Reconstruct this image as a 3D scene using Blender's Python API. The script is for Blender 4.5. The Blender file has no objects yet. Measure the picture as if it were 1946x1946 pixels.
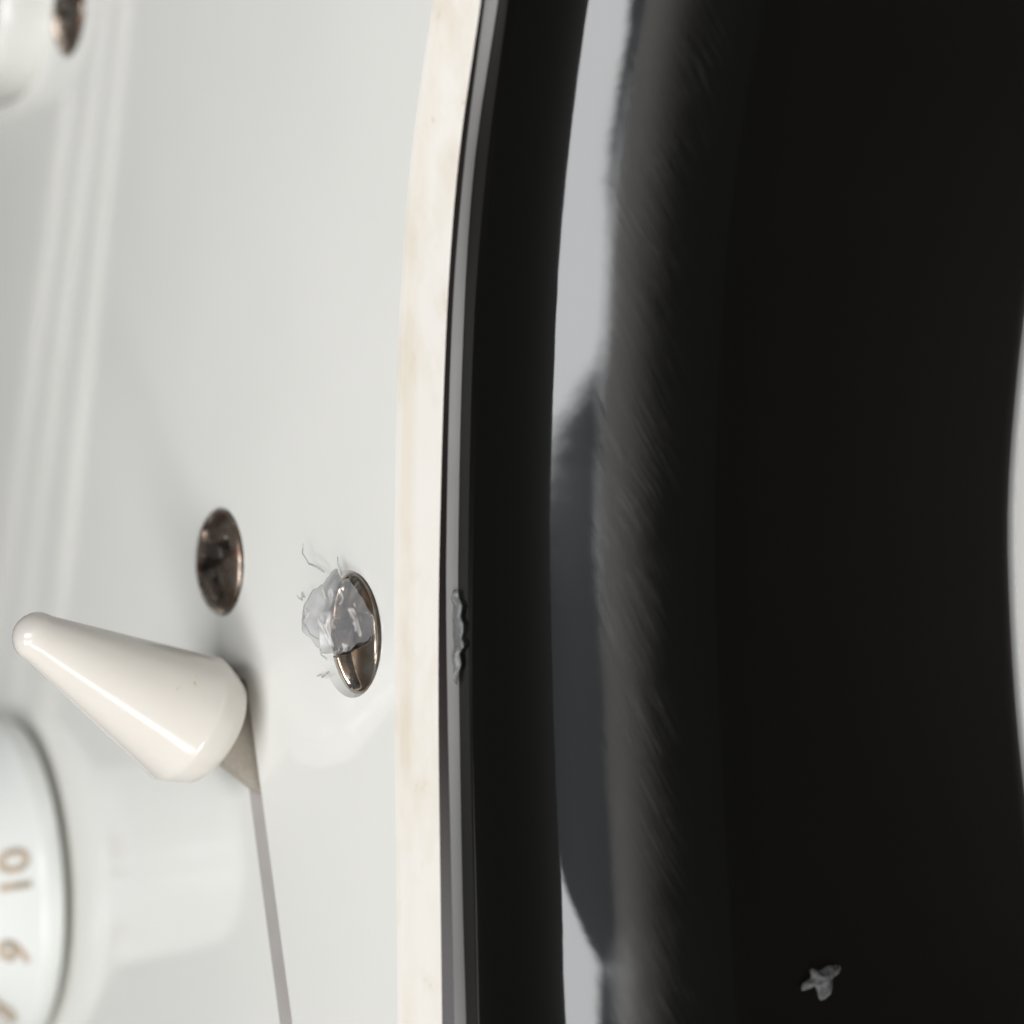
import bpy, bmesh, math, random
from mathutils import Vector, Matrix, noise
from mathutils.geometry import delaunay_2d_cdt

S = 0.001                      # all lengths below are millimetres
sc = bpy.context.scene
R = math.radians

# ------------------------------------------------------------------ camera
PITCH = R(35)
DIST = 65.0
cam_d = bpy.data.cameras.new('camera')
cam = bpy.data.objects.new('camera', cam_d)
sc.collection.objects.link(cam)
fw = Vector((-math.cos(PITCH), 0, -math.sin(PITCH)))
rt = Vector((math.sin(PITCH), 0, -math.cos(PITCH)))
up = Vector((0, 1, 0))
m = Matrix((rt, up, -fw)).transposed().to_4x4()
m.translation = -fw * DIST * S
cam.matrix_world = m
cam_d.sensor_width = 36
cam_d.sensor_fit = 'HORIZONTAL'
cam_d.lens = 36 * 2950 / 1946
cam_d.clip_start = 0.002
cam_d.clip_end = 50
cam_d.dof.use_dof = True
cam_d.dof.focus_distance = 0.077
cam_d.dof.aperture_fstop = 27
sc.camera = cam

# ------------------------------------------------------------------ light
w = bpy.data.worlds.new('World'); sc.world = w; w.use_nodes = True
bg = w.node_tree.nodes['Background']
bg.inputs[0].default_value = (0.95, 1.0, 1.0, 1)
bg.inputs[1].default_value = 0.032

def rect_light(name, elev, az_y, dist, height, width, radiance, colour, roll=0):
    """rectangular lamp on the camera side: elev = angle above the +X horizon, az_y = offset along Y (mm)"""
    l = bpy.data.lights.new(name, 'AREA')
    l.shape = 'RECTANGLE'
    l.size = width * S; l.size_y = height * S
    l.energy = radiance * math.pi * (width * S) * (height * S)
    l.color = colour
    o = bpy.data.objects.new(name, l); sc.collection.objects.link(o)
    d = Vector((math.cos(R(elev)), 0, math.sin(R(elev))))
    loc = d * dist + Vector((0, az_y, 0))
    o.location = loc * S
    z = d; x = Vector((0, 1, 0)); y = z.cross(x)
    rot = Matrix((x, y, z)).transposed() @ Matrix.Rotation(R(roll), 3, 'Z')
    o.rotation_euler = rot.to_euler()
    return o
rect_light('window_lamp', 62, 4 + 40, 280, 160, 80, 11.4, (0.985, 0.99, 1.0), roll=2)
rect_light('window_lamp', 62, -72 - 43, 280, 172, 86, 10.6, (0.985, 0.99, 1.0), roll=-11)
rect_light('room_fill', 62, -10, 292, 168, 240, 0.42, (0.80, 0.90, 1.0))  # added dim panel standing in for the lit wall and ceiling
for el_, hh_, rad_ in ((42.5, 46, 1.5), (35, 30, 1.1), (29.5, 26, 0.6), (24.5, 25, 0.25)):  # added dim strips, stacked so the warm reflection on the edge fades out
    rect_light('room_fill', el_, -20, 292, hh_, 400, rad_, (1.0, 0.95, 0.88))

# added fill, low and well to the side, only to brighten the sheet
lo = rect_light('sheet_fill', 0, 0, 300, 60, 150, 22, (1.0, 0.985, 0.96))
lo.location = (0.13, -0.20, -0.035)
lo.rotation_euler = (Vector((0.13, -0.20, -0.035))-Vector((-0.01, 0, -0.045))).to_track_quat('Z', 'Y').to_euler()
# narrow side window, aimed at the switch
sl = rect_light('side_window_lamp', 0, 0, 300, 100, 42, 11, (1.0, 0.98, 0.95))
sl.location = (0.187, -0.195, 0.115)
sl.rotation_euler = (Vector((0.187, -0.195, 0.115))-Vector((-0.023, -0.009, 0.008))).to_track_quat('Z', 'Y').to_euler()

vs = sc.view_settings
vs.view_transform = 'Standard'; vs.look = 'None'; vs.exposure = 0; vs.gamma = 1
vs.use_curve_mapping = False
sc.render.engine = 'CYCLES'
sc.cycles.use_denoising = True
sc.cycles.max_bounces = 10
sc.cycles.transparent_max_bounces = 16
sc.cycles.caustics_reflective = False

# ------------------------------------------------------------------ helpers
def obj(name, me, mats, parent=None):
    o = bpy.data.objects.new(name, me)
    sc.collection.objects.link(o)
    for mm in (mats if isinstance(mats, (list, tuple)) else [mats]):
        me.materials.append(mm)
    if parent: o.parent = parent
    return o

def tag(o, label=None, cat=None, group=None, kind=None):
    if label: o['label'] = label
    if cat: o['category'] = cat
    if group: o['group'] = group
    if kind: o['kind'] = kind
    return o

def mesh(name, verts, faces, smooth=True, mat_idx=None):
    me = bpy.data.meshes.new(name)
    me.from_pydata([(v[0]*S, v[1]*S, v[2]*S) for v in verts], [], faces)
    if mat_idx: 
        for p, i in zip(me.polygons, mat_idx): p.material_index = i
    if smooth is True:
        me.polygons.foreach_set('use_smooth', [True]*len(me.polygons))
    elif smooth:
        me.polygons.foreach_set('use_smooth', smooth)
    me.validate(); me.update()
    return me

def interp(pts):
    """X as a smooth (Catmull-Rom) function of Y from (x, y) points"""
    p = sorted(pts, key=lambda q: q[1])
    def f(y):
        if y <= p[0][1]: i = 0
        elif y >= p[-1][1]: i = len(p)-2
        else: i = max(k for k in range(len(p)-1) if p[k][1] <= y)
        a, b = p[i], p[i+1]
        def slope(k):
            if k == 0: return (p[1][0]-p[0][0])/(p[1][1]-p[0][1])
            if k == len(p)-1: return (p[-1][0]-p[-2][0])/(p[-1][1]-p[-2][1])
            return (p[k+1][0]-p[k-1][0])/(p[k+1][1]-p[k-1][1])
        h = b[1]-a[1]; t = (y-a[1])/h
        m0, m1 = slope(i)*h, slope(i+1)*h
        if t < 0: return a[0] + m0*t
        if t > 1: return b[0] + m1*(t-1)
        return ((2*t**3-3*t*t+1)*a[0] + (t**3-2*t*t+t)*m0 + (-2*t**3+3*t*t)*b[0] + (t**3-t*t)*m1)
    return f

def catmull_closed(pts, step):
    out = []; n = len(pts)
    for i in range(n):
        p0, p1, p2, p3 = [Vector(pts[(i+k) % n]) for k in (-1, 0, 1, 2)]
        k = max(1, int((p2-p1).length/step))
        for j in range(k):
            t = j/k
            out.append(0.5*((2*p1)+(p2-p0)*t+(2*p0-5*p1+4*p2-p3)*t*t+(3*p1-p0-3*p2+p3)*t**3))
    return out

def normals2d(loop):
    n = len(loop); res = []
    for i in range(n):
        t = (loop[(i+1) % n]-loop[i-1]).normalized()
        res.append(Vector((t.y, -t.x)))       # outward for a counter-clockwise loop
    return res

def lathe(profile, seg=64, rfun=None):
    """profile = (r, z) from bottom to top; closes on the axis where r == 0"""
    verts, faces = [], []
    rings = []
    for k, (r, z) in enumerate(profile):
        if r <= 1e-6:
            rings.append([len(verts)]); verts.append((0, 0, z))
        else:
            ring = []
            for i in range(seg):
                a = 2*math.pi*i/seg
                rr = rfun(r, z, a) if rfun else r
                ring.append(len(verts)); verts.append((rr*math.cos(a), rr*math.sin(a), z))
            rings.append(ring)
    for A, B in zip(rings, rings[1:]):
        for i in range(seg):
            j = (i+1) % seg
            if len(A) == 1 and len(B) == 1: continue
            if len(A) == 1: faces.append((A[0], B[j], B[i]))
            elif len(B) == 1: faces.append((A[i], A[j], B[0]))
            else: faces.append((A[i], A[j], B[j], B[i]))
    return verts, faces

def xf(verts, M):
    return [tuple(M @ Vector(v)) for v in verts]

# ------------------------------------------------------------------ materials
def mat(name):
    mt = bpy.data.materials.new(name); mt.use_nodes = True
    nt = mt.node_tree
    return mt, nt, nt.nodes['Principled BSDF']

def nd(nt, t, **kw):
    n = nt.nodes.new(t)
    for k, v in kw.items():
        if k.startswith('i_'): n.inputs[k[2:].replace('_', ' ')].default_value = v
        else: setattr(n, k, v)
    return n

def coords(nt, scale=(1, 1, 1), rot=(0, 0, 0)):
    g = nd(nt, 'ShaderNodeNewGeometry')
    mp = nd(nt, 'ShaderNodeMapping')
    mp.inputs['Scale'].default_value = scale
    mp.inputs['Rotation'].default_value = rot
    nt.links.new(g.outputs['Position'], mp.inputs['Vector'])
    return mp.outputs[0]

def ramp(nt, src, stops):
    r = nd(nt, 'ShaderNodeValToRGB')
    el = r.color_ramp.elements
    while len(el) < len(stops): el.new(0.5)
    for e, (p, c) in zip(el, stops):
        e.position = p; e.color = c if len(c) == 4 else (*c, 1)
    nt.links.new(src, r.inputs[0])
    return r.outputs[0]

def noise_tex(nt, vec, scale, detail=4, rough=0.55):
    n = nd(nt, 'ShaderNodeTexNoise')
    n.inputs['Scale'].default_value = scale; n.inputs['Detail'].default_value = detail
    n.inputs['Roughness'].default_value = rough
    nt.links.new(vec, n.inputs['Vector'])
    return n.outputs['Fac']

def bump(nt, b, height, strength, dist):
    bp = nd(nt, 'ShaderNodeBump')
    bp.inputs['Strength'].default_value = strength
    bp.inputs['Distance'].default_value = dist
    nt.links.new(height, bp.inputs['Height'])
    nt.links.new(bp.outputs[0], b.inputs['Normal'])
    return bp

def g(v): return (v, v, v)

# glossy white plastic of the pickguard face
M_plate, nt, b = mat('white_plastic')
n1 = noise_tex(nt, coords(nt), 55, 3)
nt.links.new(ramp(nt, n1, [(0.3, (0.79, 0.785, 0.745)), (0.7, (0.825, 0.815, 0.775))]), b.inputs['Base Color'])
b.inputs['Roughness'].default_value = 0.07
b.inputs['IOR'].default_value = 1.5
n2 = noise_tex(nt, coords(nt), 220, 2)
bump(nt, b, n2, 0.12, 0.00005)

# machined bevel of the pickguard, slightly yellowed and dirty
M_bevel, nt, b = mat('bevel_plastic')
n1 = noise_tex(nt, coords(nt, (420, 90, 420)), 1.0, 4, 0.55)
n3 = noise_tex(nt, coords(nt, (300, 90, 300)), 1.0, 4, 0.6)
c1 = ramp(nt, n1, [(0.30, (0.565, 0.53, 0.475)), (0.48, (0.585, 0.56, 0.52)), (0.75, (0.60, 0.575, 0.54))])
c2 = ramp(nt, n3, [(0.30, (0.90, 0.86, 0.78)), (0.48, (1, 1, 1))])
mx = nd(nt, 'ShaderNodeMix', data_type='RGBA', blend_type='MULTIPLY')
mx.inputs[0].default_value = 1
nt.links.new(c1, mx.inputs[6]); nt.links.new(c2, mx.inputs[7])
n4 = noise_tex(nt, coords(nt, (900, 330, 900)), 1.0, 6, 0.7)
mx2 = nd(nt, 'ShaderNodeMix', data_type='RGBA', blend_type='MULTIPLY'); mx2.inputs[0].default_value = 1
nt.links.new(mx.outputs[2], mx2.inputs[6])
nt.links.new(ramp(nt, n4, [(0.27, (0.72, 0.64, 0.52)), (0.36, (0.97, 0.955, 0.93)), (0.5, (1, 1, 1))]), mx2.inputs[7])
gz = nd(nt, 'ShaderNodeNewGeometry'); sz = nd(nt, 'ShaderNodeSeparateXYZ'); nt.links.new(gz.outputs['Position'], sz.inputs[0])
mr = nd(nt, 'ShaderNodeMapRange'); nt.links.new(sz.outputs[2], mr.inputs['Value'])
mr.inputs['From Min'].default_value = -0.0010; mr.inputs['From Max'].default_value = 0.0
gr = ramp(nt, mr.outputs[0], [(0.25, g(0)), (0.55, g(1)), (0.80, g(0.9)), (0.90, g(0))])
n5 = ramp(nt, noise_tex(nt, coords(nt, (260, 70, 260)), 1.0, 4, 0.6), [(0.36, g(0)), (0.6, g(1))])
gm_ = nd(nt, 'ShaderNodeMath', operation='MULTIPLY'); nt.links.new(gr, gm_.inputs[0]); nt.links.new(n5, gm_.inputs[1])
mx3 = nd(nt, 'ShaderNodeMix', data_type='RGBA', blend_type='MULTIPLY')
nt.links.new(gm_.outputs[0], mx3.inputs[0]); nt.links.new(mx2.outputs[2], mx3.inputs[6]); mx3.inputs[7].default_value = (0.935, 0.90, 0.84, 1)
nt.links.new(mx3.outputs[2], b.inputs['Base Color'])
b.inputs['Roughness'].default_value = 0.5
b.inputs['Specular IOR Level'].default_value = 0.25
bump(nt, b, n1, 0.25, 0.00006)

M_slot, nt, b = mat('milled_slot_shaded')  # milled white plastic; shade inside the slot is put into its darker colour
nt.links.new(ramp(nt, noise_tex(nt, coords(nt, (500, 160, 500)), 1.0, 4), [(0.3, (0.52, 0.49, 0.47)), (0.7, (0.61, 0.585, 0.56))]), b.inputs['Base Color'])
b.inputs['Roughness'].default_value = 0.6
M_blackply, nt, b = mat('black_ply_plastic')
b.inputs['Base Color'].default_value = (0.012, 0.007, 0.007, 1)
b.inputs['Roughness'].default_value = 0.45
M_lowply, nt, b = mat('lower_ply_shaded')  # white ply greyed: weaker light on its vertical edge is put into the colour
n1 = noise_tex(nt, coords(nt, (300, 120, 300)), 1.0, 3)
nt.links.new(ramp(nt, n1, [(0.3, (0.245, 0.24, 0.235)), (0.7, (0.29, 0.29, 0.285))]), b.inputs['Base Color'])
b.inputs['Roughness'].default_value = 0.5

# black lacquer with fine wiping scratches
M_black, nt, b = mat('black_lacquer')
b.inputs['Base Color'].default_value = (0.0035, 0.0034, 0.003, 1)
b.inputs['IOR'].default_value = 1.5
gm = nd(nt, 'ShaderNodeNewGeometry')
cx = nd(nt, 'ShaderNodeCombineXYZ')
for k, ax_ in enumerate([(0.632*8500, 0.447*8500, -0.632*8500), (0.316*240, -0.894*240, -0.316*240)]):
    dt = nd(nt, 'ShaderNodeVectorMath', operation='DOT_PRODUCT'); dt.inputs[1].default_value = ax_
    nt.links.new(gm.outputs['Position'], dt.inputs[0]); nt.links.new(dt.outputs['Value'], cx.inputs[k])
wn = nd(nt, 'ShaderNodeTexNoise'); wn.inputs['Scale'].default_value = 170; wn.inputs['Detail'].default_value = 2
nt.links.new(gm.outputs['Position'], wn.inputs['Vector'])
wv = nd(nt, 'ShaderNodeVectorMath', operation='MULTIPLY_ADD'); nt.links.new(wn.outputs['Color'], wv.inputs[0])
wv.inputs[1].default_value = (5, 0, 0); nt.links.new(cx.outputs[0], wv.inputs[2])
vec = wv.outputs[0]
s1 = noise_tex(nt, vec, 1.0, 8, 0.72)
s2 = noise_tex(nt, coords(nt), 420, 3, 0.5)
big = noise_tex(nt, coords(nt), 130, 3)
b.inputs['Roughness'].default_value = 0.33
b.inputs['Specular IOR Level'].default_value = 0.05
b.inputs['Coat Weight'].default_value = 1.0
b.inputs['Coat IOR'].default_value = 1.5
# rubbed zone on the outer half of the rounded edge, streaked along the wiping direction
sp = nd(nt, 'ShaderNodeSeparateXYZ'); nt.links.new(gm.outputs['Normal'], sp.inputs[0])
rub = ramp(nt, sp.outputs[0], [(0.68, g(0)), (0.82, g(1)), (0.88, g(0.9)), (0.95, g(0.1))])
patch = noise_tex(nt, coords(nt), 240, 3)
streak = ramp(nt, s1, [(0.42, g(0)), (0.60, g(1))])
mlt = nd(nt, 'ShaderNodeMath', operation='MULTIPLY'); nt.links.new(streak, mlt.inputs[0]); nt.links.new(rub, mlt.inputs[1])
mlt2 = nd(nt, 'ShaderNodeMath', operation='MULTIPLY'); nt.links.new(mlt.outputs[0], mlt2.inputs[0])
nt.links.new(ramp(nt, patch, [(0.3, g(0.35)), (0.6, g(1))]), mlt2.inputs[1])
ra = nd(nt, 'ShaderNodeMath', operation='MULTIPLY_ADD'); nt.links.new(mlt2.outputs[0], ra.inputs[0]); ra.inputs[1].default_value = 0.33
nt.links.new(ramp(nt, big, [(0.35, g(0.035)), (0.7, g(0.065))]), ra.inputs[2])
nt.links.new(ra.outputs[0], b.inputs['Coat Roughness'])
hb = nd(nt, 'ShaderNodeMath', operation='MULTIPLY_ADD'); nt.links.new(mlt2.outputs[0], hb.inputs[0]); hb.inputs[1].default_value = 0.9
nt.links.new(s2, hb.inputs[2])
bp = bump(nt, b, hb.outputs[0], 0.12, 0.00003)
nt.links.new(bp.outputs[0], b.inputs['Coat Normal'])

M_tip, nt, b = mat('cream_tip_plastic')
n1 = noise_tex(nt, coords(nt), 900, 3)
base = ramp(nt, noise_tex(nt, coords(nt), 160, 3), [(0.3, (0.60, 0.568, 0.52)), (0.7, (0.635, 0.605, 0.562))])
st = ramp(nt, noise_tex(nt, coords(nt), 620, 4, 0.6), [(0.26, (0.80, 0.72, 0.52)), (0.31, (1, 1, 1))])
mt_ = nd(nt, 'ShaderNodeMix', data_type='RGBA', blend_type='MULTIPLY'); mt_.inputs[0].default_value = 1
nt.links.new(base, mt_.inputs[6]); nt.links.new(st, mt_.inputs[7]); nt.links.new(mt_.outputs[2], b.inputs['Base Color'])
b.inputs['Roughness'].default_value = 0.16
b.inputs['Subsurface Weight'].default_value = 0.12
b.inputs['Subsurface Radius'].default_value = (0.0012, 0.0009, 0.0006)
b.inputs['Subsurface Scale'].default_value = 0.6
bump(nt, b, n1, 0.06, 0.00004)

M_knob, nt, b = mat('white_knob_plastic')
b.inputs['Base Color'].default_value = (0.76, 0.77, 0.745, 1)
b.inputs['Roughness'].default_value = 0.2
bump(nt, b, noise_tex(nt, coords(nt), 400, 2), 0.05, 0.00005)
M_digit, nt, b = mat('worn_gold_ink')
nt.links.new(ramp(nt, noise_tex(nt, coords(nt), 900, 3), [(0.35, (0.30, 0.26, 0.20)), (0.62, (0.50, 0.38, 0.27))]), b.inputs['Base Color'])
b.inputs['Roughness'].default_value = 0.35

# tarnished nickel
def metal(name, dark, light, rough, mr=0.9):
    M, nt, b = mat(name)
    n1 = noise_tex(nt, coords(nt), 750, 5, 0.65)
    nt.links.new(ramp(nt, n1, [(0.36, dark), (0.64, light)]), b.inputs['Base Color'])
    b.inputs['Metallic'].default_value = mr
    nt.links.new(ramp(nt, n1, [(0.3, g(rough*1.8)), (0.7, g(rough*0.7))]), b.inputs['Roughness'])
    bump(nt, b, n1, 0.18, 0.00005)
    return M
M_screw = metal('tarnished_nickel', (0.20, 0.12, 0.085), (0.58, 0.49, 0.41), 0.22)
M_recess = metal('shaded_recess_metal', (0.03, 0.026, 0.024), (0.16, 0.14, 0.12), 0.4)  # darker screw metal: the recess's shade and dark reflections are painted in
M_screw2 = metal('bright_nickel', (0.30, 0.20, 0.13), (0.56, 0.51, 0.45), 0.15)
M_lever = metal('dull_lever_steel', (0.40, 0.36, 0.30), (0.50, 0.46, 0.40), 0.6, 0.25)
M_string, nt, b = mat('string_steel')
b.inputs['Base Color'].default_value = (0.8, 0.78, 0.74, 1); b.inputs['Metallic'].default_value = 0.6
b.inputs['Roughness'].default_value = 0.35

# thin clear plastic film
M_film = bpy.data.materials.new('clear_film'); M_film.use_nodes = True
nt = M_film.node_tree; nt.nodes.clear()
out = nd(nt, 'ShaderNodeOutputMaterial')
tr = nd(nt, 'ShaderNodeBsdfTransparent'); tr.inputs[0].default_value = (0.96, 0.96, 0.965, 1)
gl = nd(nt, 'ShaderNodeBsdfGlossy'); gl.inputs['Roughness'].default_value = 0.10
gl.inputs[0].default_value = (1.0, 1.0, 1.0, 1)
fr = nd(nt, 'ShaderNodeLayerWeight'); fr.inputs['Blend'].default_value = 0.32
ms = nd(nt, 'ShaderNodeMixShader')
nt.links.new(fr.outputs['Facing'], ms.inputs[0]); nt.links.new(tr.outputs[0], ms.inputs[1]); nt.links.new(gl.outputs[0], ms.inputs[2])
df = nd(nt, 'ShaderNodeBsdfDiffuse'); df.inputs[0].default_value = (0.72, 0.71, 0.72, 1)
m2 = nd(nt, 'ShaderNodeMixShader'); m2.inputs[0].default_value = 0.11
nt.links.new(ms.outputs[0], m2.inputs[1]); nt.links.new(df.outputs[0], m2.inputs[2])
nt.links.new(m2.outputs[0], out.inputs[0])

M_lint, nt, b = mat('grey_lint')
b.inputs['Base Color'].default_value = (0.125, 0.13, 0.128, 1); b.inputs['Roughness'].default_value = 0.9
nt.links.new(ramp(nt, noise_tex(nt, coords(nt), 1600, 5, 0.7), [(0.35, g(0.25)), (0.65, g(0.75))]), b.inputs['Alpha'])
M_table, nt, b = mat('white_table_paint')
nt.links.new(ramp(nt, noise_tex(nt, coords(nt), 60, 3), [(0.3, (0.84, 0.85, 0.83)), (0.7, (0.88, 0.88, 0.87))]), b.inputs['Base Color'])
b.inputs['Roughness'].default_value = 0.5
M_floor, nt, b = mat('dark_floor_boards')
nt.links.new(ramp(nt, noise_tex(nt, coords(nt, (4, 40, 4)), 1, 4), [(0.3, (0.15, 0.12, 0.10)), (0.7, (0.22, 0.18, 0.155))]), b.inputs['Base Color'])
b.inputs['Roughness'].default_value = 0.6

# ------------------------------------------------------------------ setting
Z_BODY = -2.6
THICK = 31.35
Z_BACK = Z_BODY - THICK
def box_mesh(name, x0, x1, y0, y1, z0, z1, bev=0.0):
    bm = bmesh.new()
    bmesh.ops.create_cube(bm, size=1)
    for v in bm.verts:
        v.co = Vector(((x0+x1)/2+(x1-x0)*v.co.x, (y0+y1)/2+(y1-y0)*v.co.y, (z0+z1)/2+(z1-z0)*v.co.z))*S
    if bev: bmesh.ops.bevel(bm, geom=bm.edges[:], offset=bev*S, segments=3, affect='EDGES', profile=0.5)
    me = bpy.data.meshes.new(name); bm.to_mesh(me); bm.free()
    return me
def bedding():
    vs_, fs = [], []
    prof_ = [(-420, 0), (-300, 0), (-200, 0), (-120, 0), (-80, 0), (-60, 0)]
    for i in range(0, 19):
        a = R(90*i/18); prof_.append((-42+58*math.sin(a), -58*(1-math.cos(a))))
    prof_ += [(16.5, -90), (17, -160), (17, -300), (17, -378)]
    ny = 121
    for x, z in prof_:
        for k in range(ny):
            y = -400+800*k/(ny-1)
            f = max(0, min(1, (x+50)/40))
            vs_.append((x+f*0.5*noise.noise(Vector((x*0.03, y*0.03, 0))), y, Z_BACK-0.25+z+f*0.8*noise.noise(Vector((x*0.04, y*0.035, 7)))))
    for i in range(len(prof_)-1):
        for k in range(ny-1):
            fs.append((i*ny+k, (i+1)*ny+k, (i+1)*ny+k+1, i*ny+k+1))
    return mesh('bed_sheet', vs_, fs)
tag(obj('bed_sheet', bedding(), M_table), kind='structure')
tag(obj('floor', box_mesh('floor', -1500, 1500, -1500, 1500, -440, -420), M_floor), kind='structure')

# ------------------------------------------------------------------ the guitar
guitar = bpy.data.objects.new('electric_guitar', None); sc.collection.objects.link(guitar)
guitar.empty_display_size = 0.02
tag(guitar, 'glossy black electric guitar body with white pickguard, knob and selector switch', 'guitar')

# body ------------------------------------------------------------
RAD = 10.0
hl = interp([(0.15, 22.0), (-1.62, 15.63), (-2.55, 8.78), (-2.83, 4.09), (-3.05, -0.64), (-2.9, -5.37), (-2.67, -10.07), (-2.30, -14.76), (-1.55, -22.8)])
near = [(hl(y)+4.55, y) for y in (-24, -18, -12, -6, 0, 6, 12, 18, 24)]
far = [(8.2, 31), (13, 42), (25, 62), (38, 92), (44, 122), (26, 142), (0, 132), (-22, 112), (-40, 100), (-92, 112),
       (-112, 138), (-128, 178), (-154, 196), (-184, 178), (-200, 130), (-214, 60), (-232, 0), (-262, -70), (-268, -140),
       (-226, -205), (-150, -232), (-60, -232), (10, -205), (52, -165), (60, -125), (44, -90), (25, -66), (11, -45), (5.2, -33)]
loop = catmull_closed(near + far, 2.0)
nr = normals2d(loop)
nl = len(loop)
prof = [(-RAD-1.0, 0), (-RAD-0.3, 0)]
for i in range(0, 19):
    a = R(90*i/18); prof.append((-RAD+RAD*math.sin(a), -RAD*(1-math.cos(a))))
RB = 4.0
for i in range(0, 15):
    a = R(90*i/14); prof.append((-RB+RB*math.cos(a), -THICK+RB-RB*math.sin(a)))
verts, faces, sm = [], [], []
for d, z in prof:
    fl = max(0.0, min(1.0, (-z-RAD)/(THICK-RAD-RB)))
    for p, n in zip(loop, nr):
        e = fl*min(2.5, 0.0022*(p.y+3)**2) if p.x > -40 else 0.0      # the side flares a little towards the back
        verts.append((p.x+n.x*(d+e), p.y+n.y*(d+e), Z_BODY+z))
for k in range(len(prof)-1):
    for i in range(nl):
        j = (i+1) % nl
        faces.append(((k+1)*nl+i, (k+1)*nl+j, k*nl+j, k*nl+i)); sm.append(True)
faces.append(tuple(range(nl))); sm.append(False)
faces.append(tuple(reversed(range((len(prof)-1)*nl, len(prof)*nl)))); sm.append(False)
body = obj('body', mesh('body', verts, faces, sm), M_black, guitar)

# pickguard -------------------------------------------------------
e_in = interp([(-6.21, 23.12), (-8.13, 16.35), (-9.17, 9.17), (-9.6, -0.67), (-9.65, -5.61), (-9.6, -10.55), (-9.41, -17.92), (-9.31, -23.96)])
e_out = interp([(-4.57, 22.96), (-6.39, 16.22), (-7.41, 9.1), (-8.05, -1.89), (-8.14, -9.27), (-7.96, -17.84), (-7.82, -23.84)])
e_blk = interp([(-4.87, 23.11), (-6.51, 16.29), (-7.58, 9.14), (-8.1, -1.9), (-7.99, -9.28), (-7.63, -17.83), (-7.4, -23.8)])
e_gry = interp([(-4.8, 23.23), (-6.69, 16.42), (-7.63, 9.2), (-8.12, -1.91), (-8.03, -9.34), (-7.76, -17.95), (-7.45, -23.94)])
YS = [-26+0.5*i for i in range(104)]
rest = [(-3, 33), (1, 45), (4, 60), (2, 78), (-12, 88), (-40, 92), (-92, 104), (-120, 118), (-150, 120), (-172, 90), (-176, 40),
        (-168, -10), (-150, -48), (-118, -66), (-96, -60), (-84, -66), (-78, -110), (-60, -140), (-30, -138), (-10, -110), (-4, -70), (-7, -40)]
rest_smooth = catmull_closed([(e_in(y), y) for y in (0, 12, 25)] + rest + [(e_in(-27), -27)], 3.0)
rest_smooth = [p for p in rest_smooth if not (-27 < p.y < 26 and p.x > -40)]
# order: start after the edge's upper end
i0 = min(range(len(rest_smooth)), key=lambda i: (rest_smooth[i]-Vector((e_in(26), 26))).length)
rest_smooth = rest_smooth[i0:] + rest_smooth[:i0]
def ring(f, d):
    a = [Vector((f(y), y)) for y in YS]
    full = [Vector((e_in(y), y)) for y in YS] + rest_smooth
    nn = normals2d(full)
    out = a[:]
    for p, n in list(zip(full, nn))[len(YS):]: out.append(p + n*d)
    return out
r_in = ring(e_in, 0); r_out = ring(e_out, 1.5); r_blk = ring(e_blk, 1.5); r_gry = ring(e_gry, 1.5)
NR = len(r_in)

# slot for the selector switch
sd = Vector((0.304, -0.953)).normalized(); sn = Vector((-sd.y, sd.x))       # along / across
if sn.x < 0: sn = -sn
def slot_loop(w_, grow=0.0):
    A = Vector((-26.25, -10.0)); B = A + sd*30
    h = w_/2+grow; pts = []
    for c, s0 in ((B, 1), (A, -1)):
        for k in range(9):
            a = R(-90+180*k/8)
            pts.append(c + sd*(math.cos(a)*h*s0) + sn*(math.sin(a)*h*s0))
    return pts
SCREWS = [(-29.1, -2.85), (-13.95, -6.0), (-54.4, 35.3)]
def circ(c, r, n=40): return [Vector((c[0]+r*math.cos(2*math.pi*i/n), c[1]+r*math.sin(2*math.pi*i/n))) for i in range(n)]
KNOB = Vector((-64.9, -27.8))
# pickup opening
PU_DIR = Vector((-0.99, 0.10)).normalized(); PU_N = Vector((-PU_DIR.y, PU_DIR.x))
PU_END = Vector((-58.0, 38.6))                       # tip of the rounded end
def stadium(r, length=68.0, n=20):
    c0 = PU_END + PU_DIR*7.5; c1 = c0 + PU_DIR*length; pts = []
    for c, s0 in ((c0, -1), (c1, 1)):
        for k in range(n+1):
            a = R(-90+180*k/n)
            pts.append(c + PU_DIR*(math.cos(a)*r*s0) + PU_N*(math.sin(a)*r*s0))
    return pts

holes = [slot_loop(1.5)] + [circ(c, 3.14) for c in SCREWS] + [stadium(7.62)]
verts2 = r_in[:]; edges = [(i, (i+1) % NR) for i in range(NR)]
hidx = []
for h in holes:
    s = len(verts2); verts2 += h
    hidx.append(list(range(s, s+len(h))))
    edges += [(s+i, s+(i+1) % len(h)) for i in range(len(h))]
res = delaunay_2d_cdt(verts2, edges, [], 0, 1e-5)
co, fc, orig = res[0], res[2], res[3]
def inside(p, poly):
    c = False; n = len(poly)
    for i in range(n):
        a, b_ = poly[i], poly[(i+1) % n]
        if (a.y > p.y) != (b_.y > p.y) and p.x < (b_.x-a.x)*(p.y-a.y)/(b_.y-a.y)+a.x: c = not c
    return c
V = [(p.x, p.y, 0.0) for p in co]; Fc, mi, sm = [], [], []
for f in fc:
    ctr = sum((co[i] for i in f), Vector((0, 0)))/len(f)
    if not inside(ctr, r_in) or any(inside(ctr, h) for h in holes): continue
    a, b_, c = [co[i] for i in f[:3]]
    if (b_-a).cross(c-a) < 0: f = tuple(reversed(f))
    Fc.append(tuple(f)); mi.append(0); sm.append(False)
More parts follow.
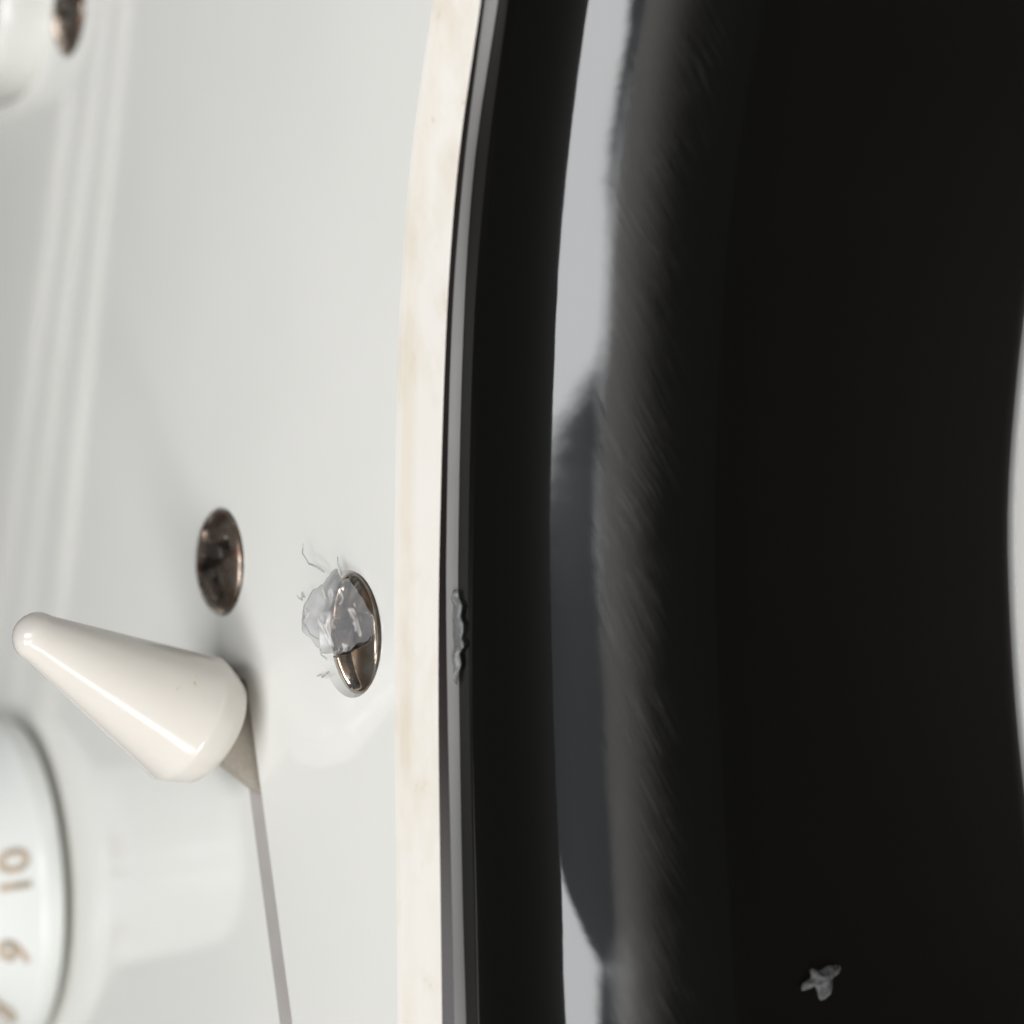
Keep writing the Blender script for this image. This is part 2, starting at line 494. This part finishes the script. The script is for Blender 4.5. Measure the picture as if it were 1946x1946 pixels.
def wall(lo, z0, hi, z1, idx, smooth=True):
    s = len(V); n = len(lo)
    V.extend((p.x, p.y, z0) for p in lo); V.extend((p.x, p.y, z1) for p in hi)
    for i in range(n):
        j = (i+1) % n
        Fc.append((s+i, s+j, s+n+j, s+n+i)); mi.append(idx); sm.append(smooth)
# rounded arris + bevel + underside
r_a = [p.lerp(q, 0.10) for p, q in zip(r_in, r_out)]
wall(r_a, -0.12, r_in, 0.0, 1)
wall(r_out, -1.5, r_a, -0.12, 1)
for h in holes[:1]:
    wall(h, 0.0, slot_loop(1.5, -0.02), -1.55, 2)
for c, h in zip(SCREWS, holes[1:4]):
    wall(h, 0.0, circ(c, 3.06), -0.10, 0); wall(circ(c, 3.06), -0.10, circ(c, 2.4), -0.9, 0)
wall(holes[4], 0.0, stadium(7.58), -1.5, 0)
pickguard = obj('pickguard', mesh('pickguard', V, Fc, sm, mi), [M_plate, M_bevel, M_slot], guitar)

def ply(name, ra, za, rb, zb, M, inset=6.0):
    n = len(ra); nn = normals2d(r_in)
    inner = [p - q*inset for p, q in zip(r_in, nn)]
    vs_ = [(p.x, p.y, zb) for p in inner] + [(p.x, p.y, zb) for p in rb] + [(p.x, p.y, za) for p in ra] + [(p.x, p.y, za) for p in inner]
    fs = []
    for k in range(3):
        for i in range(n):
            j = (i+1) % n
            fs.append((k*n+i, k*n+j, (k+1)*n+j, (k+1)*n+i))
    return obj(name, mesh(name, vs_, fs, False), M, pickguard)
ply('black_ply', [p for p in r_out], -1.502, r_blk, -1.92, M_blackply)
ply('lower_ply', r_blk, -1.922, r_gry, -2.598, M_lowply)

# screws ----------------------------------------------------------
def screw(name, c, z, rot, tilt, M, rim=3.0, dome=0.75, arm=2.45, aw=0.78, depth=1.35):
    nrad, nang = 64, 256
    vs_, fs, mi_ = [(0, 0, 0)], [], []
    def height(r, a):
        x, y = r*math.cos(a-rot), r*math.sin(a-rot)
        h = dome*(1-(r/rim)**2)**0.75 if r < rim else 0
        q = max(abs(x), abs(y)); p = min(abs(x), abs(y))
        # cross recess: two arms
        t = max(0.0, min(1.0, (aw*(1.15-0.35*q/arm)-p)/0.38)) * max(0.0, min(1.0, (arm-q)/0.9))
        centre = max(0.0, min(1.0, (1.0-r)/0.4))
        t = max(t, centre)
        return h - depth*t*(1-0.35*q/arm), t
    vs_[0] = (0, 0, height(0, 0)[0])
    tt = [1.0]
    for i in range(1, nrad+1):
        r = rim*(i/nrad)
        for k in range(nang):
            a = 2*math.pi*k/nang
            h, t = height(r, a)
            if i == nrad: h = 0
            vs_.append((r*math.cos(a), r*math.sin(a), h)); tt.append(t)
    for k in range(nang):
        fs.append((0, 1+k, 1+(k+1) % nang))
    for i in range(nrad-1):
        for k in range(nang):
            a = 1+i*nang+k; b_ = 1+i*nang+(k+1) % nang
            fs.append((a, a+nang, b_+nang, b_))
    s = len(vs_)
    for r, zz in ((rim-0.04, -0.16), (rim-0.9, -0.85), (1.3, -1.6)):
        for k in range(nang):
            a = 2*math.pi*k/nang
            vs_.append((r*math.cos(a), r*math.sin(a), zz))
    base = 1+(nrad-1)*nang
    for q in range(3):
        a0 = base if q == 0 else s+(q-1)*nang
        b0 = s+q*nang
        for k in range(nang):
            j = (k+1) % nang
            fs.append((a0+k, b0+k, b0+j, a0+j))
    fs = [tuple(f) for f in fs]
    for f in fs: mi_.append(1 if all(i < len(tt) and tt[i] > 0.22 for i in f) else 0)
    Mx = Matrix.Translation((c[0], c[1], z)) @ Matrix.Rotation(R(tilt[0]), 4, 'X') @ Matrix.Rotation(R(tilt[1]), 4, 'Y')
    return obj(name, mesh(name, xf(vs_, Mx), fs, True, mi_), [M, M_recess], guitar)
tag(screw('pickguard_screw', SCREWS[0], 0.12, R(28), (0, 0), M_screw), 'brown tarnished screw beside the switch tip')
tag(screw('pickguard_screw', SCREWS[1], -0.22, R(12), (2, -8), M_screw2, arm=2.75, aw=0.95, depth=1.6), 'shiny nickel screw with torn film under its head')
tag(screw('pickup_screw', SCREWS[2], 0.12, R(60), (0, 0), M_screw), 'blurred tarnished screw beside the pickup cover')

# selector switch ---------------------------------------------------
switch = bpy.data.objects.new('selector_switch', None); sc.collection.objects.link(switch); switch.parent = guitar
prof = [(0, 0.0), (1.5, 0.0), (2.5, 0.15), (2.95, 0.5), (3.22, 1.1), (3.50, 2.0), (3.55, 2.2), (3.52, 2.38), (3.40, 2.75)]
L_TIP, R_END = 12.9, 1.25
for i in range(1, 9):
    t = i/8; prof.append((3.40+(R_END-3.40)*t, 2.75+(L_TIP-R_END-0.15-2.75)*t))
for i in range(1, 8):
    a = R(90*i/7+6 if i < 7 else 90); prof.append((R_END*math.cos(a) if i < 7 else 0, L_TIP-R_END+R_END*math.sin(a)))
vs_, fs = lathe(prof, 72)
vs_ = [(x*0.92, y*1.02, z) for x, y, z in vs_]
BASE = Vector((-24.9, -12.1, 1.95)); TOP = Vector((-24.3, -5.1, 14.1))
ax = (TOP-BASE).normalized()
q = Vector((0, 0, 1)).rotation_difference(ax).to_matrix().to_4x4()
obj('switch_tip', mesh('switch_tip', xf(vs_, Matrix.Translation(BASE) @ q), fs), M_tip, switch)
# flat steel lever standing in the slot
sc0 = Vector((-25.75, -11.57))
def lev(t, z, s_):
    p = sc0 + sd*t + sn*(s_*0.42); return (p.x, p.y, z)
outl = [(5.4, -3.0), (3.85, 0.0), (1.55, 2.5), (0.2, 4.2), (-3.2, 4.2), (-1.9, 0.5), (-1.2, -3.0)]
n = len(outl)
vs_ = [lev(t, z, 1) for t, z in outl] + [lev(t, z, -1) for t, z in outl]
fs = [tuple(range(n)), tuple(range(2*n-1, n-1, -1))] + [(i, n+i, n+(i+1) % n, (i+1) % n) for i in range(n)]
obj('lever', mesh('lever', vs_, fs, False), M_lever, switch)

# control knob ------------------------------------------------------
random.seed(4)
def knob_r(r, z, a):
    if z > 6.2 and r > 5.5: return r*(1+0.035*(1 if math.sin(a*44) > 0 else -1))
    if z < 1.35 and r > 12.0: return r*(1+0.004*noise.noise(Vector((math.cos(a)*6, math.sin(a)*6, z))))
    return r
prof = [(0, 0.75), (11.5, 0.75), (11.95, 0.85), (12.1, 1.05), (12.1, 2.15), (11.95, 2.4), (11.6, 2.6), (8.2, 5.3), (7.7, 5.7), (7.4, 6.3), (7.0, 14.6), (6.7, 15.2), (5.9, 15.5), (0, 15.3)]
vs_, fs = lathe(prof, 352, knob_r)
knob = obj('control_knob', mesh('control_knob', xf(vs_, Matrix.Translation((KNOB.x, KNOB.y, 0))), fs, True), M_knob, guitar)
try:
    me = knob.data
    me.set_sharp_from_angle(angle=R(35))
except Exception as ex: print(ex)
slope = math.atan2(5.3-2.6, 11.6-8.2)
def digit(txt, ang, r, size):
    cu = bpy.data.curves.new('numeral', 'FONT'); cu.body = txt; cu.size = size; cu.align_x = 'CENTER'; cu.align_y = 'CENTER'
    cu.extrude = 0.06; cu.bevel_depth = 0.03; cu.offset = 0.05
    t = bpy.data.objects.new('numeral_curve', cu); sc.collection.objects.link(t)
    dg = bpy.context.evaluated_depsgraph_get()
    me = bpy.data.meshes.new_from_object(t.evaluated_get(dg))
    bpy.data.objects.remove(t)
    a = R(ang)
    rad = Vector((math.cos(a), math.sin(a), 0)); tan = Vector((-math.sin(a), math.cos(a), 0))
    upv = (-rad*math.cos(slope)+Vector((0, 0, 1))*math.sin(slope))
    nz = tan.cross(upv)
    z = 2.6+(11.6-r)*math.tan(slope)
    pos = Vector((KNOB.x, KNOB.y, z))+rad*r+nz*0.02
    M4 = Matrix((tan, upv, nz)).transposed().to_4x4(); M4.translation = pos
    for v in me.vertices: v.co = (M4 @ v.co)*S
    return obj('numeral', me, M_digit, knob)
for k, txt in enumerate(['10', '9', '8', '7', '6', '5', '4', '3', '2', '1']):
    digit(txt, 15-31*k, 10.35, 3.45)

# pickup cover --------------------------------------------------------
H_PU = 3.5
rings = [(7.5, -1.4), (7.5, H_PU-0.9), (7.43, H_PU-0.5), (7.2, H_PU-0.18), (6.8, H_PU)]
vs_, fs, sm = [], [], []
for r, z in rings:
    for p in stadium(r): vs_.append((p.x, p.y, z))
n = len(stadium(9))
for k in range(len(rings)-1):
    for i in range(n):
        j = (i+1) % n; fs.append((k*n+i, k*n+j, (k+1)*n+j, (k+1)*n+i)); sm.append(True)
fs.append(tuple((len(rings)-1)*n+i for i in range(n))); sm.append(False)
pickup = obj('pickup_cover', mesh('pickup_cover', vs_, fs, sm), M_plate, guitar)
for k in range(6):
    c = PU_END + PU_DIR*(17+10.4*k)
    pv, pf = lathe([(2.4, H_PU-0.5), (2.4, H_PU+0.5), (2.2, H_PU+0.7), (0, H_PU+0.7)], 24)
    obj('pole_piece', mesh('pole_piece', xf(pv, Matrix.Translation((c.x, c.y, 0))), pf, True), M_screw, pickup)

# strings: out of frame, seen mirrored in the pickguard ------------------
def string(a, b_, z, rad):
    a = Vector(a); b_ = Vector(b_); d = (a-b_).normalized()
    p0 = b_-d*150; p1 = a+d*75
    t = Vector((d.x, d.y, 0)); s_ = Vector((-d.y, d.x, 0)); u_ = Vector((0, 0, 1))
    vs_, fs = [], []
    nseg = 2
    for p in (p0, p1):
        for k in range(14):
            an = 2*math.pi*k/14
            vs_.append(tuple(Vector((p.x, p.y, z))+s_*(rad*math.cos(an))+u_*(rad*math.sin(an))))
    for k in range(14):
        j = (k+1) % 14; fs.append((k, j, 14+j, 14+k))
    return obj('string', mesh('string', vs_, fs), M_string, guitar)
string((-69.9, 42.2), (-88.2, -15.9), 10, 0.62)
string((-77.9, 35.6), (-92.5, -1.3), 10, 0.62)
string((-84.5, 36.3), (-100.3, -1.4), 10, 0.68)

# ------------------------------------------------------------------ loose scraps
def blob_sheet(name, pts, M, thick=0.0, parent=None, smooth=True):
    """thin crumpled sheet from a grid of 3-D points (rows of equal length)"""
    nr_, nc = len(pts), len(pts[0])
    vs_ = [tuple(p) for r_ in pts for p in r_]
    fs = [(i*nc+j, i*nc+j+1, (i+1)*nc+j+1, (i+1)*nc+j) for i in range(nr_-1) for j in range(nc-1)]
    o = obj(name, mesh(name, vs_, fs, smooth), M, parent)
    if thick:
        md = o.modifiers.new('thickness', 'SOLIDIFY'); md.thickness = thick*S; md.offset = 0
    return o
def crumple(c, ex, ey, ez, nu, nv, amp, freq, seed, shape=None):
    rows = []
    for i in range(nu):
        r_ = []
        for j in range(nv):
            u, v = 2*i/(nu-1)-1, 2*j/(nv-1)-1
            # square to disc, uneven rim
            x, y = u*math.sqrt(1-v*v/2), v*math.sqrt(1-u*u/2)
            a = math.atan2(y, x); rr = 1+0.28*noise.noise(Vector((math.cos(a)*1.7+seed, math.sin(a)*1.7, seed)))+0.07*noise.noise(Vector((math.cos(a)*5+seed, math.sin(a)*5, seed)))
            x *= rr; y *= rr
            h = noise.turbulence(Vector((x*freq+seed, y*freq, seed*1.7)), 3, False)
            h2 = noise.noise(Vector((x*1.3+seed*3, y*1.3, seed)))
            p = Vector(c)+Vector(ex)*x+Vector(ey)*y+Vector(ez)*(amp*(h+h2))
            if shape: p = shape(p, x, y)
            r_.append(p)
        rows.append(r_)
    return rows
# torn protective film caught under the near screw
ez = Vector((-0.35, 0.1, 0.93))
film = crumple((-13.45, -5.05, 1.12), Vector((2.25, -0.85, -0.35)), Vector((0.55, 1.85, -0.2)), ez, 56, 56, 0.32, 1.0, 5.3)
clear = blob_sheet('film_scrap', film, M_film, 0.012)
tag(clear, 'crumpled clear plastic scrap clinging to the shiny screw nearest the pickguard edge', 'film scrap')
def strand(name, pts, r, M):
    """thin tapering film thread"""
    vs_, fs = [], []; n = len(pts)
    for i, p in enumerate(pts):
        p = Vector(p)
        d = (Vector(pts[min(i+1, n-1)])-Vector(pts[max(i-1, 0)])).normalized()
        s_ = d.orthogonal().normalized(); u_ = d.cross(s_)
        rr = r*(1-0.6*i/(n-1))
        for k in range(6):
            a = math.pi*k/3; vs_.append(tuple(p+s_*rr*math.cos(a)+u_*rr*math.sin(a)))
    for i in range(n-1):
        for k in range(6):
            j = (k+1) % 6; fs.append((i*6+k, i*6+j, (i+1)*6+j, (i+1)*6+k))
    return mesh(name, vs_, fs)

FX = [[(-15.6, -3.0, 0.5), (-16.1, -2.75, 0.65), (-16.7, -2.6, 0.8), (-17.2, -2.5, 0.6), (-17.5, -2.1, 0.75), (-17.7, -1.6, 0.6)],
      [(-17.0, -4.3, 0.9), (-17.6, -4.1, 0.7), (-17.9, -4.5, 0.55), (-18.4, -4.4, 0.5), (-19.0, -4.3, 0.3)],
      [(-15.6, -8.0, 0.25), (-16.1, -8.3, 0.35), (-16.5, -8.2, 0.2), (-17.1, -8.35, 0.15)],
      [(-15.9, -7.4, 0.2), (-16.3, -7.2, 0.3), (-16.6, -6.9, 0.2)],
      [(-13.9, -3.1, 0.4), (-14.2, -2.5, 0.5), (-14.5, -2.2, 0.35)],
      [(-16.9, -5.0, 1.0), (-17.3, -5.6, 0.8), (-17.0, -6.2, 0.55), (-16.2, -6.4, 0.5)]]
for pts in FX:
    obj('film_thread', strand('film_thread', pts, 0.07, M_film), M_film, clear)
# scrap of film squeezed out under the pickguard edge
rows = []
for i in range(30):
    y = -3.7-5.0*i/29
    t = i/29
    wdt = 0.72*(1+0.5*noise.noise(Vector((t*11, 3, 8))))*math.sin(math.pi*min(1, 0.12+t*0.95))**0.8*(1.0-0.25*t)+0.05
    r_ = []
    for j in range(8):
        u = j/7
        z = Z_BODY+0.10+0.32*math.sin(math.pi*(0.15+0.8*u))*(0.6+0.6*noise.noise(Vector((t*7, u*2.2, 4))))
        r_.append(Vector((e_gry(y)-0.15+wdt*u+0.12*noise.noise(Vector((t*9, u, 1))), y, z)))
    rows.append(r_)
M_filmw, nt, b = mat('milky_film')
b.inputs['Base Color'].default_value = (0.16, 0.16, 0.16, 1); b.inputs['Roughness'].default_value = 0.3
nt.links.new(ramp(nt, noise_tex(nt, coords(nt, (700, 350, 700)), 1.0, 4), [(0.38, g(0.15)), (0.55, g(0.8))]), b.inputs['Alpha'])
tag(blob_sheet('film_scrap', rows, M_filmw, 0.03), 'small grey film sliver squeezed out from under the pickguard edge', 'film scrap')

# tuft of lint on the body's side
def lint():
    # outline (y, z) of the fluffy tuft, puffed up from the lacquer
    out_ = [(0.62, 0.62), (0.42, 0.05), (0.55, -0.35), (0.42, -1.25), (0.15, -1.15), (0.05, -0.75), (-0.75, -0.6), (-0.95, -0.1), (-0.85, 0.15),
            (-0.25, 0.42), (-0.15, 1.0), (-0.3, 1.25), (0.0, 1.2), (0.22, 0.65), (0.5, 0.75)]
    out_ = catmull_closed(out_, 0.12)
    c = Vector((2.95, -21.45, -15.2)); n_ = len(out_)
    vs_, fs = [], []
    for k in range(7):
        f = 1-k/7
        for i, p in enumerate(out_):
            q = noise.noise(Vector((p.x*3*f, p.y*3*f, k*0.3)))
            vs_.append((c.x+0.1+0.45*(1-f*f)*(0.7+0.6*q), c.y+p.x*f*(1+0.12*noise.noise(Vector((i*0.9, k, 2)))), c.z+p.y*f))
    for k in range(6):
        for i in range(n_):
            j = (i+1) % n_; fs.append((k*n_+i, k*n_+j, (k+1)*n_+j, (k+1)*n_+i))
    fs.append(tuple(6*n_+i for i in range(n_)))
    return mesh('lint_tuft', vs_, fs)
tag(obj('lint_tuft', lint(), M_lint), 'tiny pale grey tuft of lint stuck to the black body side', 'lint')

sc.render.resolution_x = 1024; sc.render.resolution_y = 1024
